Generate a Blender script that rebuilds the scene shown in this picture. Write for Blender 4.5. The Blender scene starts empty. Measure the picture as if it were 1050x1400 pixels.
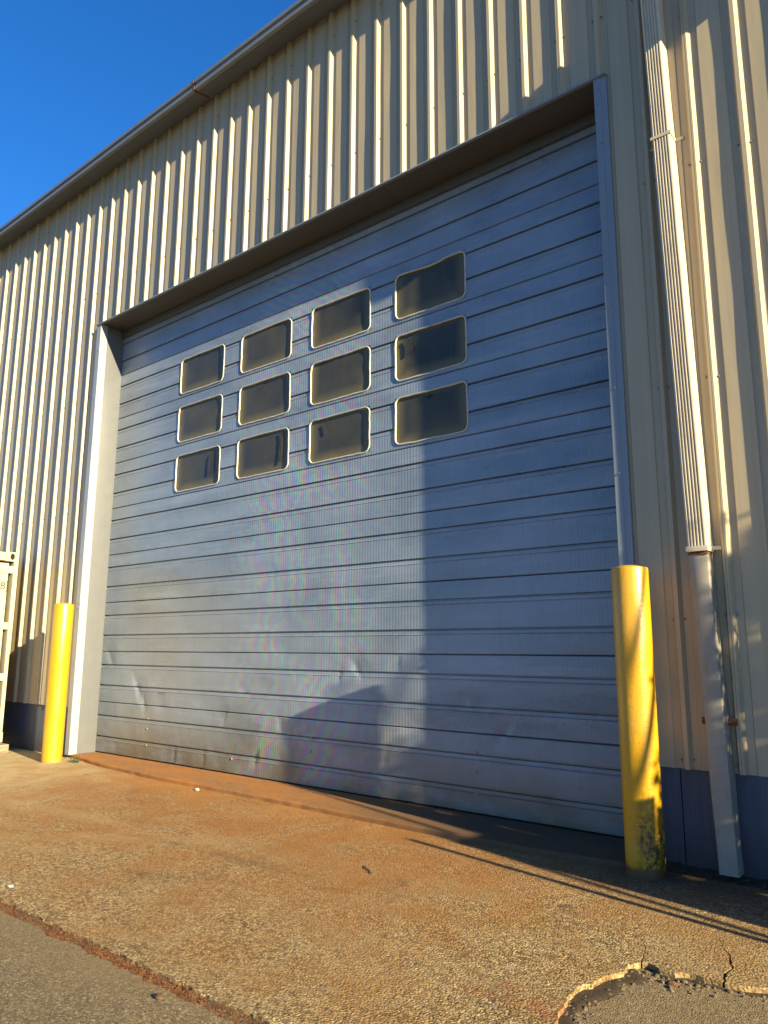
import bpy, bmesh, math, random
from mathutils import Vector, Matrix, noise
random.seed(7)
sc = bpy.context.scene
C = sc.collection

# ------------------------------------------------------------------ camera, sky, sun, exposure
cam_d = bpy.data.cameras.new('camera')
cam = bpy.data.objects.new('camera', cam_d); C.objects.link(cam); sc.camera = cam
cam_d.sensor_fit = 'VERTICAL'; cam_d.sensor_height = 36.0; cam_d.sensor_width = 27.0
cam_d.lens = 1022.25 / 1400 * 36
cam_d.clip_start = 0.05; cam_d.clip_end = 3000
CAM_Z = 1.225
FW = Vector((-0.6216494, 0.76227142, 0.18026179)).normalized()
def _cam():
    # roll from the vertical vanishing point of the photograph
    up = Vector((0, 0, 1))
    r = FW.cross(up).normalized(); u = r.cross(FW).normalized()
    roll = math.radians(ROLL)
    r2 = r * math.cos(roll) + u * math.sin(roll); u2 = u * math.cos(roll) - r * math.sin(roll)
    m = Matrix((r2, u2, -FW)).transposed().to_4x4()
    m.translation = Vector((0, -4.748, CAM_Z))
    cam.matrix_world = m
ROLL = 0.195
_cam()

SUN = Vector((1.0, -0.185, 0.325)).normalized()
EL = math.asin(SUN.z); AZ = math.atan2(SUN.x, SUN.y)      # azimuth from +Y towards +X
w = bpy.data.worlds.new('World'); sc.world = w; w.use_nodes = True
nt = w.node_tree; bg = nt.nodes['Background']
sky = nt.nodes.new('ShaderNodeTexSky'); sky.sky_type = 'NISHITA'; sky.sun_disc = False
sky.sun_elevation = EL; sky.sun_rotation = AZ
sky.air_density = 1.0; sky.dust_density = 0.1; sky.ozone_density = 6.0; sky.altitude = 0
hs = nt.nodes.new('ShaderNodeHueSaturation'); hs.inputs['Saturation'].default_value = 1.16; hs.inputs['Hue'].default_value = 0.506
nt.links.new(sky.outputs[0], hs.inputs['Color']); nt.links.new(hs.outputs[0], bg.inputs[0]); bg.inputs[1].default_value = 0.073
sl = bpy.data.lights.new('sun', 'SUN'); sl.energy = 5.0; sl.angle = math.radians(0.55); sl.color = (1.0, 0.86, 0.55)
so = bpy.data.objects.new('sun', sl); C.objects.link(so)
so.rotation_euler = SUN.to_track_quat('Z', 'Y').to_euler(); so.location = SUN * 40
sc.view_settings.view_transform = 'Standard'; sc.view_settings.look = 'None'
sc.view_settings.exposure = 1.75; sc.view_settings.gamma = 1.0
sc.view_settings.use_curve_mapping = False
sc.render.engine = 'CYCLES'
sc.cycles.max_bounces = 6

# ------------------------------------------------------------------ material helpers
class NB:
    def __init__(s, name):
        s.m = bpy.data.materials.new(name); s.m.use_nodes = True
        s.t = s.m.node_tree; s.b = s.t.nodes['Principled BSDF']
        s.geo = s.t.nodes.new('ShaderNodeNewGeometry')
        s.pos = s.geo.outputs['Position']
    def n(s, typ, **kw):
        nd = s.t.nodes.new(typ)
        for k, v in kw.items(): setattr(nd, k, v)
        return nd
    def lk(s, a, b): s.t.links.new(a, b)
    def scaled(s, sx, sy, sz, src=None):
        v = s.n('ShaderNodeVectorMath', operation='MULTIPLY'); s.lk(src or s.pos, v.inputs[0]); v.inputs[1].default_value = (sx, sy, sz)
        return v.outputs[0]
    def noise(s, scale, detail=4, rough=0.55, vec=None, dist=0.0):
        t = s.n('ShaderNodeTexNoise'); t.inputs['Scale'].default_value = scale; t.inputs['Detail'].default_value = detail
        t.inputs['Roughness'].default_value = rough; t.inputs['Distortion'].default_value = dist
        s.lk(vec or s.pos, t.inputs['Vector']); return t.outputs[0]
    def vor(s, scale, vec=None, feature='F1', out='Distance'):
        t = s.n('ShaderNodeTexVoronoi', feature=feature); t.inputs['Scale'].default_value = scale
        s.lk(vec or s.pos, t.inputs['Vector']); return t.outputs[out]
    def ramp(s, f, stops):
        r = s.n('ShaderNodeValToRGB'); e = r.color_ramp.elements
        while len(e) < len(stops): e.new(0.5)
        for el, (p, c) in zip(e, stops):
            el.position = p; el.color = (c, c, c, 1) if not isinstance(c, tuple) else (*c, 1)
        s.lk(f, r.inputs[0]); return r.outputs[0]
    def mr(s, f, a, b, c=0.0, d=1.0):
        r = s.n('ShaderNodeMapRange'); s.lk(f, r.inputs[0])
        for i, v in enumerate((a, b, c, d)): r.inputs[i + 1].default_value = v
        return r.outputs[0]
    def math(s, op, a, b=None):
        m = s.n('ShaderNodeMath', operation=op)
        for i, v in enumerate((a, b)):
            if v is None: continue
            if isinstance(v, (int, float)): m.inputs[i].default_value = v
            else: s.lk(v, m.inputs[i])
        return m.outputs[0]
    def mix(s, f, a, b, mode='MIX'):
        m = s.n('ShaderNodeMix', data_type='RGBA', blend_type=mode)
        if isinstance(f, (int, float)): m.inputs[0].default_value = f
        else: s.lk(f, m.inputs[0])
        for i, v in ((6, a), (7, b)):
            if isinstance(v, tuple): m.inputs[i].default_value = (*v, 1)
            else: s.lk(v, m.inputs[i])
        return m.outputs[2]
    def xyz(s, src=None):
        x = s.n('ShaderNodeSeparateXYZ'); s.lk(src or s.pos, x.inputs[0]); return x.outputs
    def bump(s, h, strength=0.3, dist=0.01, prev=None):
        b = s.n('ShaderNodeBump'); b.inputs['Strength'].default_value = strength; b.inputs['Distance'].default_value = dist
        s.lk(h, b.inputs['Height'])
        if prev: s.lk(prev, b.inputs['Normal'])
        return b.outputs[0]
    def out(s, col=None, rough=None, norm=None, metal=0.0, spec=0.5):
        for v, k in ((col, 'Base Color'), (rough, 'Roughness'), (norm, 'Normal')):
            if v is None: continue
            if isinstance(v, tuple): s.b.inputs[k].default_value = (*v, 1)
            elif isinstance(v, (int, float)): s.b.inputs[k].default_value = v
            else: s.lk(v, s.b.inputs[k])
        s.b.inputs['Metallic'].default_value = metal
        s.b.inputs['Specular IOR Level'].default_value = spec
        return s.m

def mat_siding():
    s = NB('beige_siding_paint')
    streak = s.noise(1.0, 5, 0.6, s.scaled(22, 22, 0.35))
    blot = s.noise(1.3, 4)
    c = s.mix(s.mr(streak, .35, .75), (0.400, 0.322, 0.198), (0.350, 0.280, 0.168))
    c = s.mix(s.mr(blot, .45, .8, 0, .5), c, (0.29, 0.26, 0.20))
    drip = s.math('MULTIPLY', s.mr(s.noise(1.0, 4, .7, s.scaled(9, 9, .18)), .56, .74), s.mr(s.noise(1.6, 3), .4, .6))
    c = s.mix(s.math('MULTIPLY', drip, .38), c, (0.24, 0.20, 0.145))
    z = s.xyz()[2]
    splash = s.math('MULTIPLY', s.mr(z, .5, 1.1, 1, 0), s.mr(s.noise(9, 5), .4, .65))
    c = s.mix(s.math('MULTIPLY', splash, .55), c, (0.33, 0.27, 0.19))
    sp = s.mr(s.noise(60, 3, .7), .68, .74)
    c = s.mix(s.math('MULTIPLY', sp, .35), c, (0.28, 0.2, 0.12))
    return s.out(c, s.mr(blot, .3, .7, .36, .5), s.bump(s.noise(3, 2, .4, s.scaled(6, 6, 1)), .12, .01))
def mat_door(name, base=(0.163, 0.196, 0.236), rainbow=True):
    s = NB(name)
    X, Y, Z = s.xyz()
    blot = s.noise(1.1, 5, .6, s.scaled(1, 1, 2.2))
    fine = s.noise(1.0, 4, .6, s.scaled(30, 30, 1.2))
    c = s.mix(s.mr(blot, .36, .64), tuple(v * .84 for v in base), tuple(v * 1.2 for v in base))
    haze_ = s.mr(s.noise(.55, 6, .7, s.scaled(1, 1, 1.7), .6), .46, .66, 0, .55)
    c = s.mix(haze_, c, (0.222, 0.258, 0.30))
    c = s.mix(s.mr(fine, .5, .8, 0, .4), c, tuple(v * .8 for v in base))
    chalk = s.mr(s.noise(1.0, 6, .7, s.scaled(.8, 1, 9)), .52, .74, 0, .5)
    c = s.mix(chalk, c, (0.30, 0.335, 0.38))
    # grime near the bottom, brown-green
    g = s.math('MULTIPLY', s.mr(Z, .0, .66, 1, 0), s.mr(s.noise(2.0, 6, .7, s.scaled(.7, 1, 2)), .22, .52))
    c = s.mix(s.math('MULTIPLY', g, .9), c, (0.12, 0.098, 0.05))
    sc_ = s.mr(s.noise(1.0, 3, .75, s.scaled(3, 3, 60)), .70, .73)
    c = s.mix(s.math('MULTIPLY', sc_, .35), c, (0.12, 0.12, 0.13))
    if rainbow:
        # camera moire painted into the door colour as faint bent rainbow bands
        cmb = s.n('ShaderNodeCombineXYZ'); s.lk(s.math('ADD', X, 5.2), cmb.inputs[0]); s.lk(s.math('MULTIPLY', s.math('ADD', Z, -1.75), 2.6), cmb.inputs[1])
        ln = s.n('ShaderNodeVectorMath', operation='LENGTH'); s.lk(cmb.outputs[0], ln.inputs[0])
        strip_ = s.math('FLOOR', s.math('MULTIPLY', Z, 5.0))
        wn = s.n('ShaderNodeTexWhiteNoise', noise_dimensions='1D'); s.lk(strip_, wn.inputs['W'])
        d = s.math('ADD', s.math('ADD', s.math('MULTIPLY', X, 2.2), s.math('MULTIPLY', s.noise(2.2, 3, .6, None, .8), 1.3)), s.math('MULTIPLY', wn.outputs[0], .25))
        d = s.math('ADD', d, s.math('MULTIPLY', s.math('MULTIPLY', s.math('ADD', Z, -1.6), s.math('ADD', Z, -1.6)), .5))
        ph = s.math('MULTIPLY', d, 17.0)
        chans = []
        for k in (0, 2.1, 4.2): chans.append(s.math('MULTIPLY_ADD', s.math('SINE', s.math('ADD', ph, k)), .5))
        rgb = s.n('ShaderNodeCombineColor')
        for i, q in enumerate(chans):
            q.node.inputs[2].default_value = .5; s.lk(q, rgb.inputs[i])
        vis = s.math('MULTIPLY', s.mr(s.math('ABSOLUTE', s.math('ADD', X, 5.15)), .35, 1.35, 1, 0), s.mr(s.noise(2.2, 3), .35, .62))
        c = s.mix(s.math('MULTIPLY', vis, .30), c, s.mix(.62, rgb.outputs[0], (.26, .29, .32)))
    # embossed vertical pin striping of the steel skin
    wv = s.math('SINE', s.math('MULTIPLY', s.math('ADD', X, s.math('MULTIPLY', s.noise(.8, 2), .02)), 2 * math.pi / .032))
    nb = s.bump(wv, .10, .004)
    nb = s.bump(s.noise(2.2, 3, .5, s.scaled(1.2, 1, 2.5)), .22, .02, nb)
    return s.out(c, s.mr(blot, .3, .7, .24, .40), nb, 0, .75)
def mat_paint(name, base, rough=.45, dirt=(.12, .10, .08), amt=.3, scale=6, spec=.5):
    s = NB(name)
    n = s.noise(scale, 6, .65); st = s.noise(1, 4, .6, s.scaled(25, 25, 1.2))
    c = s.mix(s.mr(n, .45, .75, 0, amt), base, dirt)
    c = s.mix(s.mr(st, .5, .8, 0, amt * .7), c, tuple(v * .7 for v in base))
    return s.out(c, rough, s.bump(s.noise(8, 3), .06, .01), 0, spec)
def mat_bollard(name, moss):
    s = NB(name)
    ob = s.n('ShaderNodeTexCoord').outputs['Object']
    x, y, z = s.xyz(ob)
    n = s.noise(5, 5, .6)
    c = s.mix(s.mr(n, .4, .75, 0, .55), (0.46, 0.245, 0.004), (0.40, 0.20, 0.004))
    run = s.noise(1, 4, .6, s.scaled(30, 30, 1.5))
    c = s.mix(s.mr(run, .55, .8, 0, .45), c, (0.52, 0.34, 0.03))
    chip = s.math('MULTIPLY', s.mr(s.noise(34, 5, .75), .625, .655), s.mr(z, .1, 1.3, 1, .3))
    c = s.mix(chip, c, (0.13, 0.065, 0.02))
    sc2 = s.mr(s.noise(1, 5, .75, s.scaled(45, 45, 5)), .66, .70)
    c = s.mix(s.math('MULTIPLY', sc2, .55), c, (0.20, 0.12, 0.02))
    fade = s.mr(s.noise(2.4, 4, .6, None, .7), .5, .7, 0, .5)
    c = s.mix(fade, c, (0.46, 0.27, 0.04))
    if moss:
        side = s.mr(s.math('ADD', s.math('MULTIPLY', x, 1.0), s.math('MULTIPLY', s.noise(9, 5, .7), .22)), .085, .15)
        hgt = s.mr(s.math('ADD', z, s.math('MULTIPLY', s.noise(6, 5, .7), .35)), .42, .70, 1, 0)
        mm = s.math('MULTIPLY', s.math('MULTIPLY', side, hgt), s.mr(s.noise(42, 6, .75), .38, .56))
        c = s.mix(mm, c, (0.030, 0.033, 0.012))
    skirt = s.mr(s.math('ADD', z, s.math('MULTIPLY', s.noise(14, 4), .06)), .075 if moss else .04, .10 if moss else .07, 1, 0)
    c = s.mix(skirt, c, (0.10, 0.055, 0.025) if moss else (.35, .2, .04))
    nb = s.bump(s.noise(55, 2, .5), .25, .006)
    nb = s.bump(s.mr(s.noise(38, 4, .7), .64, .68, 1, 0), .3, .002, nb)
    return s.out(c, s.mr(n, .3, .7, .28, .45), nb)
def mat_slab():
    s = NB('exposed_aggregate_concrete')
    X, Y, Z = s.xyz()
    cell = s.vor(105, out='Color'); cx = s.xyz(cell)
    cell2 = s.vor(230, out='Color'); cx2 = s.xyz(cell2)
    cell3 = s.vor(52, out='Color'); cx3 = s.xyz(cell3)
    g = s.ramp(cx[0], [(0, (.014, .010, .005)), (.22, (.065, .047, .022)), (.55, (.265, .195, .085)), (1, (.66, .52, .26))])
    g2 = s.ramp(cx2[0], [(0, (.03, .02, .009)), (.5, (.19, .133, .057)), (1, (.45, .335, .155))])
    c = s.mix(.30, g, g2)
    c = s.mix(s.mr(cx3[0], .80, .82, 0, .55), c, (.40, .31, .17))
    c = s.mix(s.mr(cx3[1], .84, .86, 0, .6), c, (.05, .036, .018))
    big = s.noise(.7, 6, .6, dist=.4); mid = s.noise(2.6, 6, .65, dist=.3)
    worn = s.mr(s.noise(1.5, 7, .72, s.scaled(.7, 1.3, 1), .6), .44, .62, 0, .6)
    c = s.mix(worn, c, s.mix(s.mr(cx2[1], 0, 1), (.19, .135, .062), (.30, .22, .105)))
    # pale cleaner concrete up to the left, away from the door
    pale = s.math('MULTIPLY', s.mr(s.math('ADD', X, s.math('MULTIPLY', big, 2.5)), -6.6, -4.6, 1, 0), .55)
    c = s.mix(pale, c, (.50, .405, .235))
    # rust stain washing out from the door track
    rz = s.mr(s.math('ADD', Y, s.math('MULTIPLY', s.math('ADD', big, mid), 1.3)), -2.3, .35)
    rx = s.math('MULTIPLY', s.mr(X, -9.0, -6.4), s.mr(X, -2.6, -1.2, 1, .25))
    r = s.math('MULTIPLY', s.math('MULTIPLY', rz, rx), s.mr(mid, .28, .62, .35, 1))
    c = s.mix(s.math('MULTIPLY', r, .72), c, s.mix(s.mr(cx[1], 0, 1), (0.382, 0.135, 0.018), (0.201, 0.065, 0.009)))
    hot = s.math('MULTIPLY', s.math('MULTIPLY', s.mr(s.math('ADD', Y, s.math('MULTIPLY', mid, .7)), -.55, .25), s.mr(X, -8.2, -6.8)), s.math('MULTIPLY', s.mr(X, -3.9, -2.9, 1, 0), s.mr(s.noise(1.9, 5, .7), .36, .6)))
    c = s.mix(s.math('MULTIPLY', hot, .7), c, (.42, .155, .02))
    warm = s.mr(mid, .42, .66, 0, .40)
    c = s.mix(warm, c, (0.223, 0.107, 0.028))
    # dirt close to the wall on the right
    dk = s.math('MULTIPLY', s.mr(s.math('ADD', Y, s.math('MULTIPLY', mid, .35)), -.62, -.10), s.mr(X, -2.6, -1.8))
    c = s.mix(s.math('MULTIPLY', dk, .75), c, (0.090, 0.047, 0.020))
    oil = s.mr(s.noise(.85, 6, .7, s.scaled(1, 1.8, 1), 1.2), .60, .76, 0, .6)
    c = s.mix(oil, c, (.062, .042, .02))
    wash = s.mr(s.noise(1.0, 6, .72, s.scaled(.55, 1.5, 1), .8), .56, .74, 0, .5)
    c = s.mix(wash, c, (.37, .265, .13))
    spot = s.mr(s.vor(1.15), .035, .055, 1, 0)
    c = s.mix(s.math('MULTIPLY', spot, .6), c, (0.095, 0.051, 0.020))
    # red-brown band where the old joint meets the broken corner
    by = s.math('ABSOLUTE', s.math('ADD', s.math('ADD', Y, 2.03), s.math('MULTIPLY', s.noise(7, 4), .12)))
    band = s.math('MULTIPLY', s.mr(by, .05, .12, 1, 0), s.math('MULTIPLY', s.mr(X, -1.85, -1.6), s.mr(X, -1.3, -1.2, 1, 0)))
    c = s.mix(s.math('MULTIPLY', s.math('MULTIPLY', band, s.mr(s.noise(16, 5, .7), .36, .62)), .7), c, (0.223, 0.070, 0.023))
    h = s.math('ADD', s.math('MULTIPLY', s.vor(105, feature='SMOOTH_F1'), -.8), s.math('MULTIPLY', s.noise(130, 3, .6), .8))
    nb = s.bump(s.math('MULTIPLY', h, s.mr(worn, 0, .6, 1, .45)), 1.0, .012)
    nb = s.bump(s.noise(5, 4), .15, .03, nb)
    return s.out(c, .85, nb, 0, .3)
def mat_pavement():
    s = NB('worn_asphalt_paving')
    X, Y, Z = s.xyz()
    cell = s.vor(140, out='Color'); cx = s.xyz(cell)
    g = s.ramp(cx[0], [(0, (0.026, 0.019, 0.010)), (.35, (0.090, 0.067, 0.037)), (.75, (0.191, 0.148, 0.087)), (1, (0.418, 0.331, 0.203))])
    big = s.noise(.9, 6, .6); mid = s.noise(1.0, 6, .65, s.scaled(1.6, 4.5, 1))
    c = s.mix(s.mr(big, .4, .7, 0, .5), g, (0.128, 0.088, 0.043))
    c = s.mix(s.mr(mid, .5, .72, 0, .5), c, (0.189, 0.135, 0.064))
    c = s.mix(s.mr(s.noise(3.2, 6, .7), .58, .72, 0, .5), c, (0.061, 0.045, 0.025))
    near = s.mr(s.math('ADD', Y, s.math('MULTIPLY', big, .5)), -3.1, -2.55, 0, .5)
    c = s.mix(near, c, (.215, .150, .076))
    h = s.math('ADD', s.math('MULTIPLY', s.vor(140), -.4), s.math('MULTIPLY', s.noise(45, 5, .7), .9))
    return s.out(c, .88, s.bump(h, .8, .010), 0, .3)
def mat_rust(name, a, b, scale=18):
    s = NB(name)
    n = s.noise(scale, 6, .7); n2 = s.noise(2.0, 5, .6)
    c = s.mix(s.mr(n, .35, .65), a, b)
    c = s.mix(s.mr(n2, .5, .75, 0, .6), c, tuple(v * .45 for v in b))
    return s.out(c, .9, s.bump(s.noise(scale * 5, 4, .7), .7, .006), 0, .25)
def mat_joint():
    s = NB('rusty_joint_filler')
    cx = s.xyz(s.vor(150, out='Color'))
    c = s.ramp(cx[0], [(0, (.035, .014, .006)), (.5, (.15, .055, .018)), (1, (.30, .135, .05))])
    c = s.mix(s.mr(s.noise(6, 6, .7), .45, .66, 0, .75), c, (.13, .09, .045))
    c = s.mix(s.mr(s.noise(3.1, 5, .7), .55, .7, 0, .7), c, (.055, .032, .018))
    return s.out(c, .92, s.bump(s.math('ADD', s.math('MULTIPLY', s.vor(150), -.8), s.noise(60, 5, .7)), .9, .008), 0, .2)
def mat_sill():
    s = NB('rust_stained_sill_concrete')
    X = s.xyz()[0]
    n = s.noise(16, 6, .7); n2 = s.noise(1.4, 5, .6, s.scaled(1, 3, 3))
    c = s.mix(s.mr(n, .35, .65), (.30, .145, .05), (.20, .095, .035))
    c = s.mix(s.mr(n2, .42, .62, 0, .8), c, (.34, .135, .028))
    c = s.mix(s.mr(X, -4.6, -3.0, 0, .85), c, (.075, .05, .03))  # colour darkened over the right end, where the sill lies in shade
    return s.out(c, .88, s.bump(s.noise(110, 4, .7), .6, .006), 0, .3)
def mat_plinth():
    s = NB('navy_painted_plinth')
    st = s.noise(1, 5, .65, s.scaled(40, 40, 2)); z = s.xyz()[2]
    c = s.mix(s.mr(st, .4, .75, 0, .6), (.050, .058, .085), (.085, .095, .125))
    c = s.mix(s.mr(s.math('ADD', z, s.math('MULTIPLY', s.noise(8, 5, .7), .2)), .05, .35, .8, 0), c, (.055, .042, .032))
    return s.out(c, .6, s.bump(st, .2, .006))
def mat_pane():
    s = NB('grimy_dark_window_plastic')
    X, Y, Z = s.xyz()
    n = s.noise(1.7, 4, .6); n2 = s.noise(1, 5, .7, s.scaled(14, 14, 2))
    tc = s.n('ShaderNodeTexCoord'); gx, gy, gz = s.xyz(tc.outputs['Generated'])
    # grime collected along the gasket
    ex = s.math('MINIMUM', gx, s.math('SUBTRACT', 1.0, gx)); ez = s.math('MINIMUM', gz, s.math('ADD', s.math('SUBTRACT', 1.0, gz), .15))
    ed = s.math('ADD', s.math('MINIMUM', s.math('MULTIPLY', ex, 1.7), ez), s.math('MULTIPLY', n, .10))
    e = s.mr(ed, .05, .30, .8, 0)
    c = s.mix(s.mr(n, .35, .7), (.036, .035, .026), (.066, .060, .038))
    c = s.mix(e, c, (.17, .135, .055))
    c = s.mix(s.mr(n2, .55, .8, 0, .35), c, (.075, .066, .04))
    return s.out(c, s.mr(n2, .3, .8, .24, .42), s.bump(s.noise(2.5, 2), .15, .03), 0, .30)
def mat_simple(name, col, rough=.6, scale=20, var=.35, bump=.2, metal=0.0, spec=.4):
    s = NB(name); n = s.noise(scale, 5, .65)
    c = s.mix(s.mr(n, .35, .7), col, tuple(v * (1 - var) for v in col))
    return s.out(c, rough, s.bump(s.noise(scale * 2, 4, .6), bump, .004), metal, spec)
def mat_wood(name, col):
    s = NB(name); n = s.noise(1, 6, .65, s.scaled(6, 6, 45)); n2 = s.noise(3, 4)
    c = s.mix(s.mr(n, .35, .65), col, tuple(v * .45 for v in col)); c = s.mix(s.mr(n2, .5, .8, 0, .5), c, tuple(v * .6 for v in col))
    return s.out(c, .85, s.bump(n, .4, .005), 0, .2)

M = dict(
    siding=mat_siding(), door=mat_door('slate_door_paint'),
    flange=mat_paint('lit_flange_paint', (.27, .285, .30), .4, (.18, .17, .16), .3), trim=mat_paint('pale_trim_paint', (.105, .107, .112), .42, (.15, .14, .12), .3),  # left flange base lifted so it looks brightly lit under grazing sun
    trimblue=mat_paint('slate_trim_paint', (.185, .212, .24), .38, (.2, .2, .2), .25),
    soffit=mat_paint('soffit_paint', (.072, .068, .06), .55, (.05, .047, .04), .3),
    gutter=mat_paint('gutter_grey_paint', (.125, .142, .165), .42, (.075, .08, .085), .4, 3),
    plinth=mat_plinth(), slab=mat_slab(), pave=mat_pavement(), sill=mat_sill(),
    rust=mat_joint(),
    rustiron=mat_rust('rusty_iron', (.22, .085, .035), (.09, .04, .02), 40),
    pane=mat_pane(), gasket=mat_simple('cream_rubber_gasket', (.50, .465, .38), .6, 30, .3, .15),
    screw=mat_simple('screw_metal', (.30, .26, .20), .5, 60, .4, .1, .3),
    spout=mat_paint('downspout_beige_paint', (.52, .435, .305), .42, (.3, .22, .14), .35, 9),
    spout2=mat_paint('downspout_pinkish_paint', (.26, .235, .19), .45, (.15, .11, .07), .4, 11),
    bol_r=mat_bollard('yellow_bollard_paint_mossy', True), bol_l=mat_bollard('yellow_bollard_paint', False),
    cream=mat_paint('container_cream_paint', (.42, .37, .24), .45, (.24, .18, .10), .25, 9),
    black=mat_simple('black_rubber', (.012, .012, .013), .8, 20, .3, .2, 0, .1),
    dark=mat_simple('dark_void', (.012, .012, .012), .9),
    marker=mat_simple('black_marker_ink', (.03, .025, .02), .7),
    wood=mat_wood('weathered_timber', (.27, .21, .14)),
    pebble=mat_simple('grit_stone', (.16, .115, .062), .9, 60, .65, .5),
    chalk=mat_simple('white_stone', (.40, .38, .34), .8, 40, .25, .4),
    litter=mat_simple('dead_leaf', (.13, .07, .03), .9, 40, .6, .4),
    leaf=mat_simple('weed_leaf', (.055, .10, .03), .7, 40, .4, .3),
    grey=mat_simple('galvanised_steel', (.36, .37, .38), .4, 14, .3, .1, .6),
    lens=mat_simple('lamp_glass', (.5, .5, .5), .2, 10, .1, .05),
    bark=mat_simple('tree_bark', (.12, .09, .065), .9, 12, .5, .8),
    foliage=mat_simple('tree_leaves', (.06, .10, .03), .6, 3, .5, .1),
    steelblue=mat_paint('far_wall_paint', (.34, .33, .31), .6, (.2, .18, .15), .3),
)

# ------------------------------------------------------------------ object helpers
def link(name, me, parent=None, kind=None, label=None, cat=None, group=None):
    o = bpy.data.objects.new(name, me); C.objects.link(o)
    if parent is not None: o.parent = parent
    if kind: o['kind'] = kind
    if label: o['label'] = label
    if cat: o['category'] = cat
    if group: o['group'] = group
    return o
def thing(name, label, cat, loc=(0, 0, 0), group=None):
    o = link(name, None, None, None, label, cat, group); o.location = loc; o.empty_display_size = .2
    return o
def finish(bm, name, mat, smooth=None, bevel=0):
    if bevel: bmesh.ops.bevel(bm, geom=bm.edges[:], offset=bevel, segments=2, affect='EDGES', profile=.7)
    bmesh.ops.recalc_face_normals(bm, faces=bm.faces)
    me = bpy.data.meshes.new(name); bm.to_mesh(me); bm.free()
    me.materials.append(mat)
    if smooth is not None:
        for p in me.polygons: p.use_smooth = True
        me.set_sharp_from_angle(angle=math.radians(smooth))
    return me
def box(bm, x0, x1, y0, y1, z0, z1):
    v = [bm.verts.new(p) for p in ((x0, y0, z0), (x1, y0, z0), (x1, y1, z0), (x0, y1, z0), (x0, y0, z1), (x1, y0, z1), (x1, y1, z1), (x0, y1, z1))]
    for f in ((0, 3, 2, 1), (4, 5, 6, 7), (0, 1, 5, 4), (1, 2, 6, 5), (2, 3, 7, 6), (3, 0, 4, 7)): bm.faces.new([v[i] for i in f])
def boxme(name, mat, x0, x1, y0, y1, z0, z1, bevel=.003):
    bm = bmesh.new(); box(bm, x0, x1, y0, y1, z0, z1); return finish(bm, name, mat, 35, bevel)
def prism(bm, prof, a, b, cap=True):
    """profile points (list of Vector offsets) swept from a to b"""
    A = [bm.verts.new(a + p) for p in prof]; B = [bm.verts.new(b + p) for p in prof]
    n = len(prof)
    for i in range(n): bm.faces.new((A[i], A[(i + 1) % n], B[(i + 1) % n], B[i]))
    if cap: bm.faces.new(A[::-1]); bm.faces.new(B)
def tube(bm, pts, r, seg=8):
    pts = [Vector(p) for p in pts]; rings = []
    for i, p in enumerate(pts):
        d = (pts[min(i + 1, len(pts) - 1)] - pts[max(i - 1, 0)]).normalized()
        u = d.orthogonal().normalized(); v = d.cross(u)
        rr = r[i] if isinstance(r, (list, tuple)) else r
        if i and True:
            pu = rings[-1][1]; u = (pu - d * pu.dot(d)).normalized(); v = d.cross(u)
        rings.append(([bm.verts.new(p + (u * math.cos(2 * math.pi * k / seg) + v * math.sin(2 * math.pi * k / seg)) * rr) for k in range(seg)], u))
    for (a, _), (b, _) in zip(rings, rings[1:]):
        for k in range(seg): bm.faces.new((a[k], a[(k + 1) % seg], b[(k + 1) % seg], b[k]))
    bm.faces.new(rings[0][0][::-1]); bm.faces.new(rings[-1][0])
def N(x, y, z=0.0): return noise.noise(Vector((x, y, z)))

# ------------------------------------------------------------------ dimensions
GZ = -0.036                                  # ground level (the sill top is about 0)
def gq(x, y):
    return x * 1.029, (y + 4.748) * 1.029 - 4.748
XL, XR, ZH = -8.555, -1.872, 5.34           # clear opening
RY = 0.295                                   # door recess
ZS = 0.53                                    # bottom of siding
ZE = 7.58                                    # eave
RIB0, PITCH = -1.222, 0.3048

# ------------------------------------------------------------------ ground
GX0, GX1 = -60, 60
ground = bmesh.new()
v = [ground.verts.new(p) for p in ((-400, -400, GZ - .024), (400, -400, GZ - .024), (400, 400, GZ - .024), (-400, 400, GZ - .024))]; ground.faces.new(v)
link('pavement', finish(ground, 'pavement', M['pave']), kind='structure')

bm = bmesh.new()
bm.faces.new([bm.verts.new(p) for p in ((-300, -300, GZ - .020), (300, -300, GZ - .020), (300, -6.6, GZ - .020), (-300, -6.6, GZ - .020))])  # unseen dark ground behind the camera, added to cut warm bounce
M['bounce_cut'] = mat_simple('dark_bounce_cut', (.052, .051, .05), .9, 30, .35, .5)
link('bounce_cut_sheet', finish(bm, 'bounce_cut_sheet', M['bounce_cut']), kind='structure')
def jitter_line(pts, step, amp, seed):
    out = []
    for (x0, y0), (x1, y1) in zip(pts, pts[1:]):
        L = math.hypot(x1 - x0, y1 - y0); n = max(1, int(L / step))
        nx, ny = -(y1 - y0) / L, (x1 - x0) / L
        for i in range(n):
            t = i / n; j = amp * (N((x0 + (x1 - x0) * t) * 9, (y0 + (y1 - y0) * t) * 9, seed) + .6 * N((x0 + (x1 - x0) * t) * 31, (y0 + (y1 - y0) * t) * 31, seed)) * (1 if i else .3)
            out.append((x0 + (x1 - x0) * t + nx * j, y0 + (y1 - y0) * t + ny * j))
    out.append(pts[-1]); return out
def crk(pts, wd, seed):
    a = jitter_line(pts, .02, .022, seed)
    left = []; right = []
    n = len(a)
    for i, (x, y) in enumerate(a):
        wdt = wd * (1 - i / (n - 1)) * (.65 + .5 * abs(N(x * 40, y * 40)))
        left.append((x - wdt, y)); right.append((x + wdt, y))
    return left + right[::-1]
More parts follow.
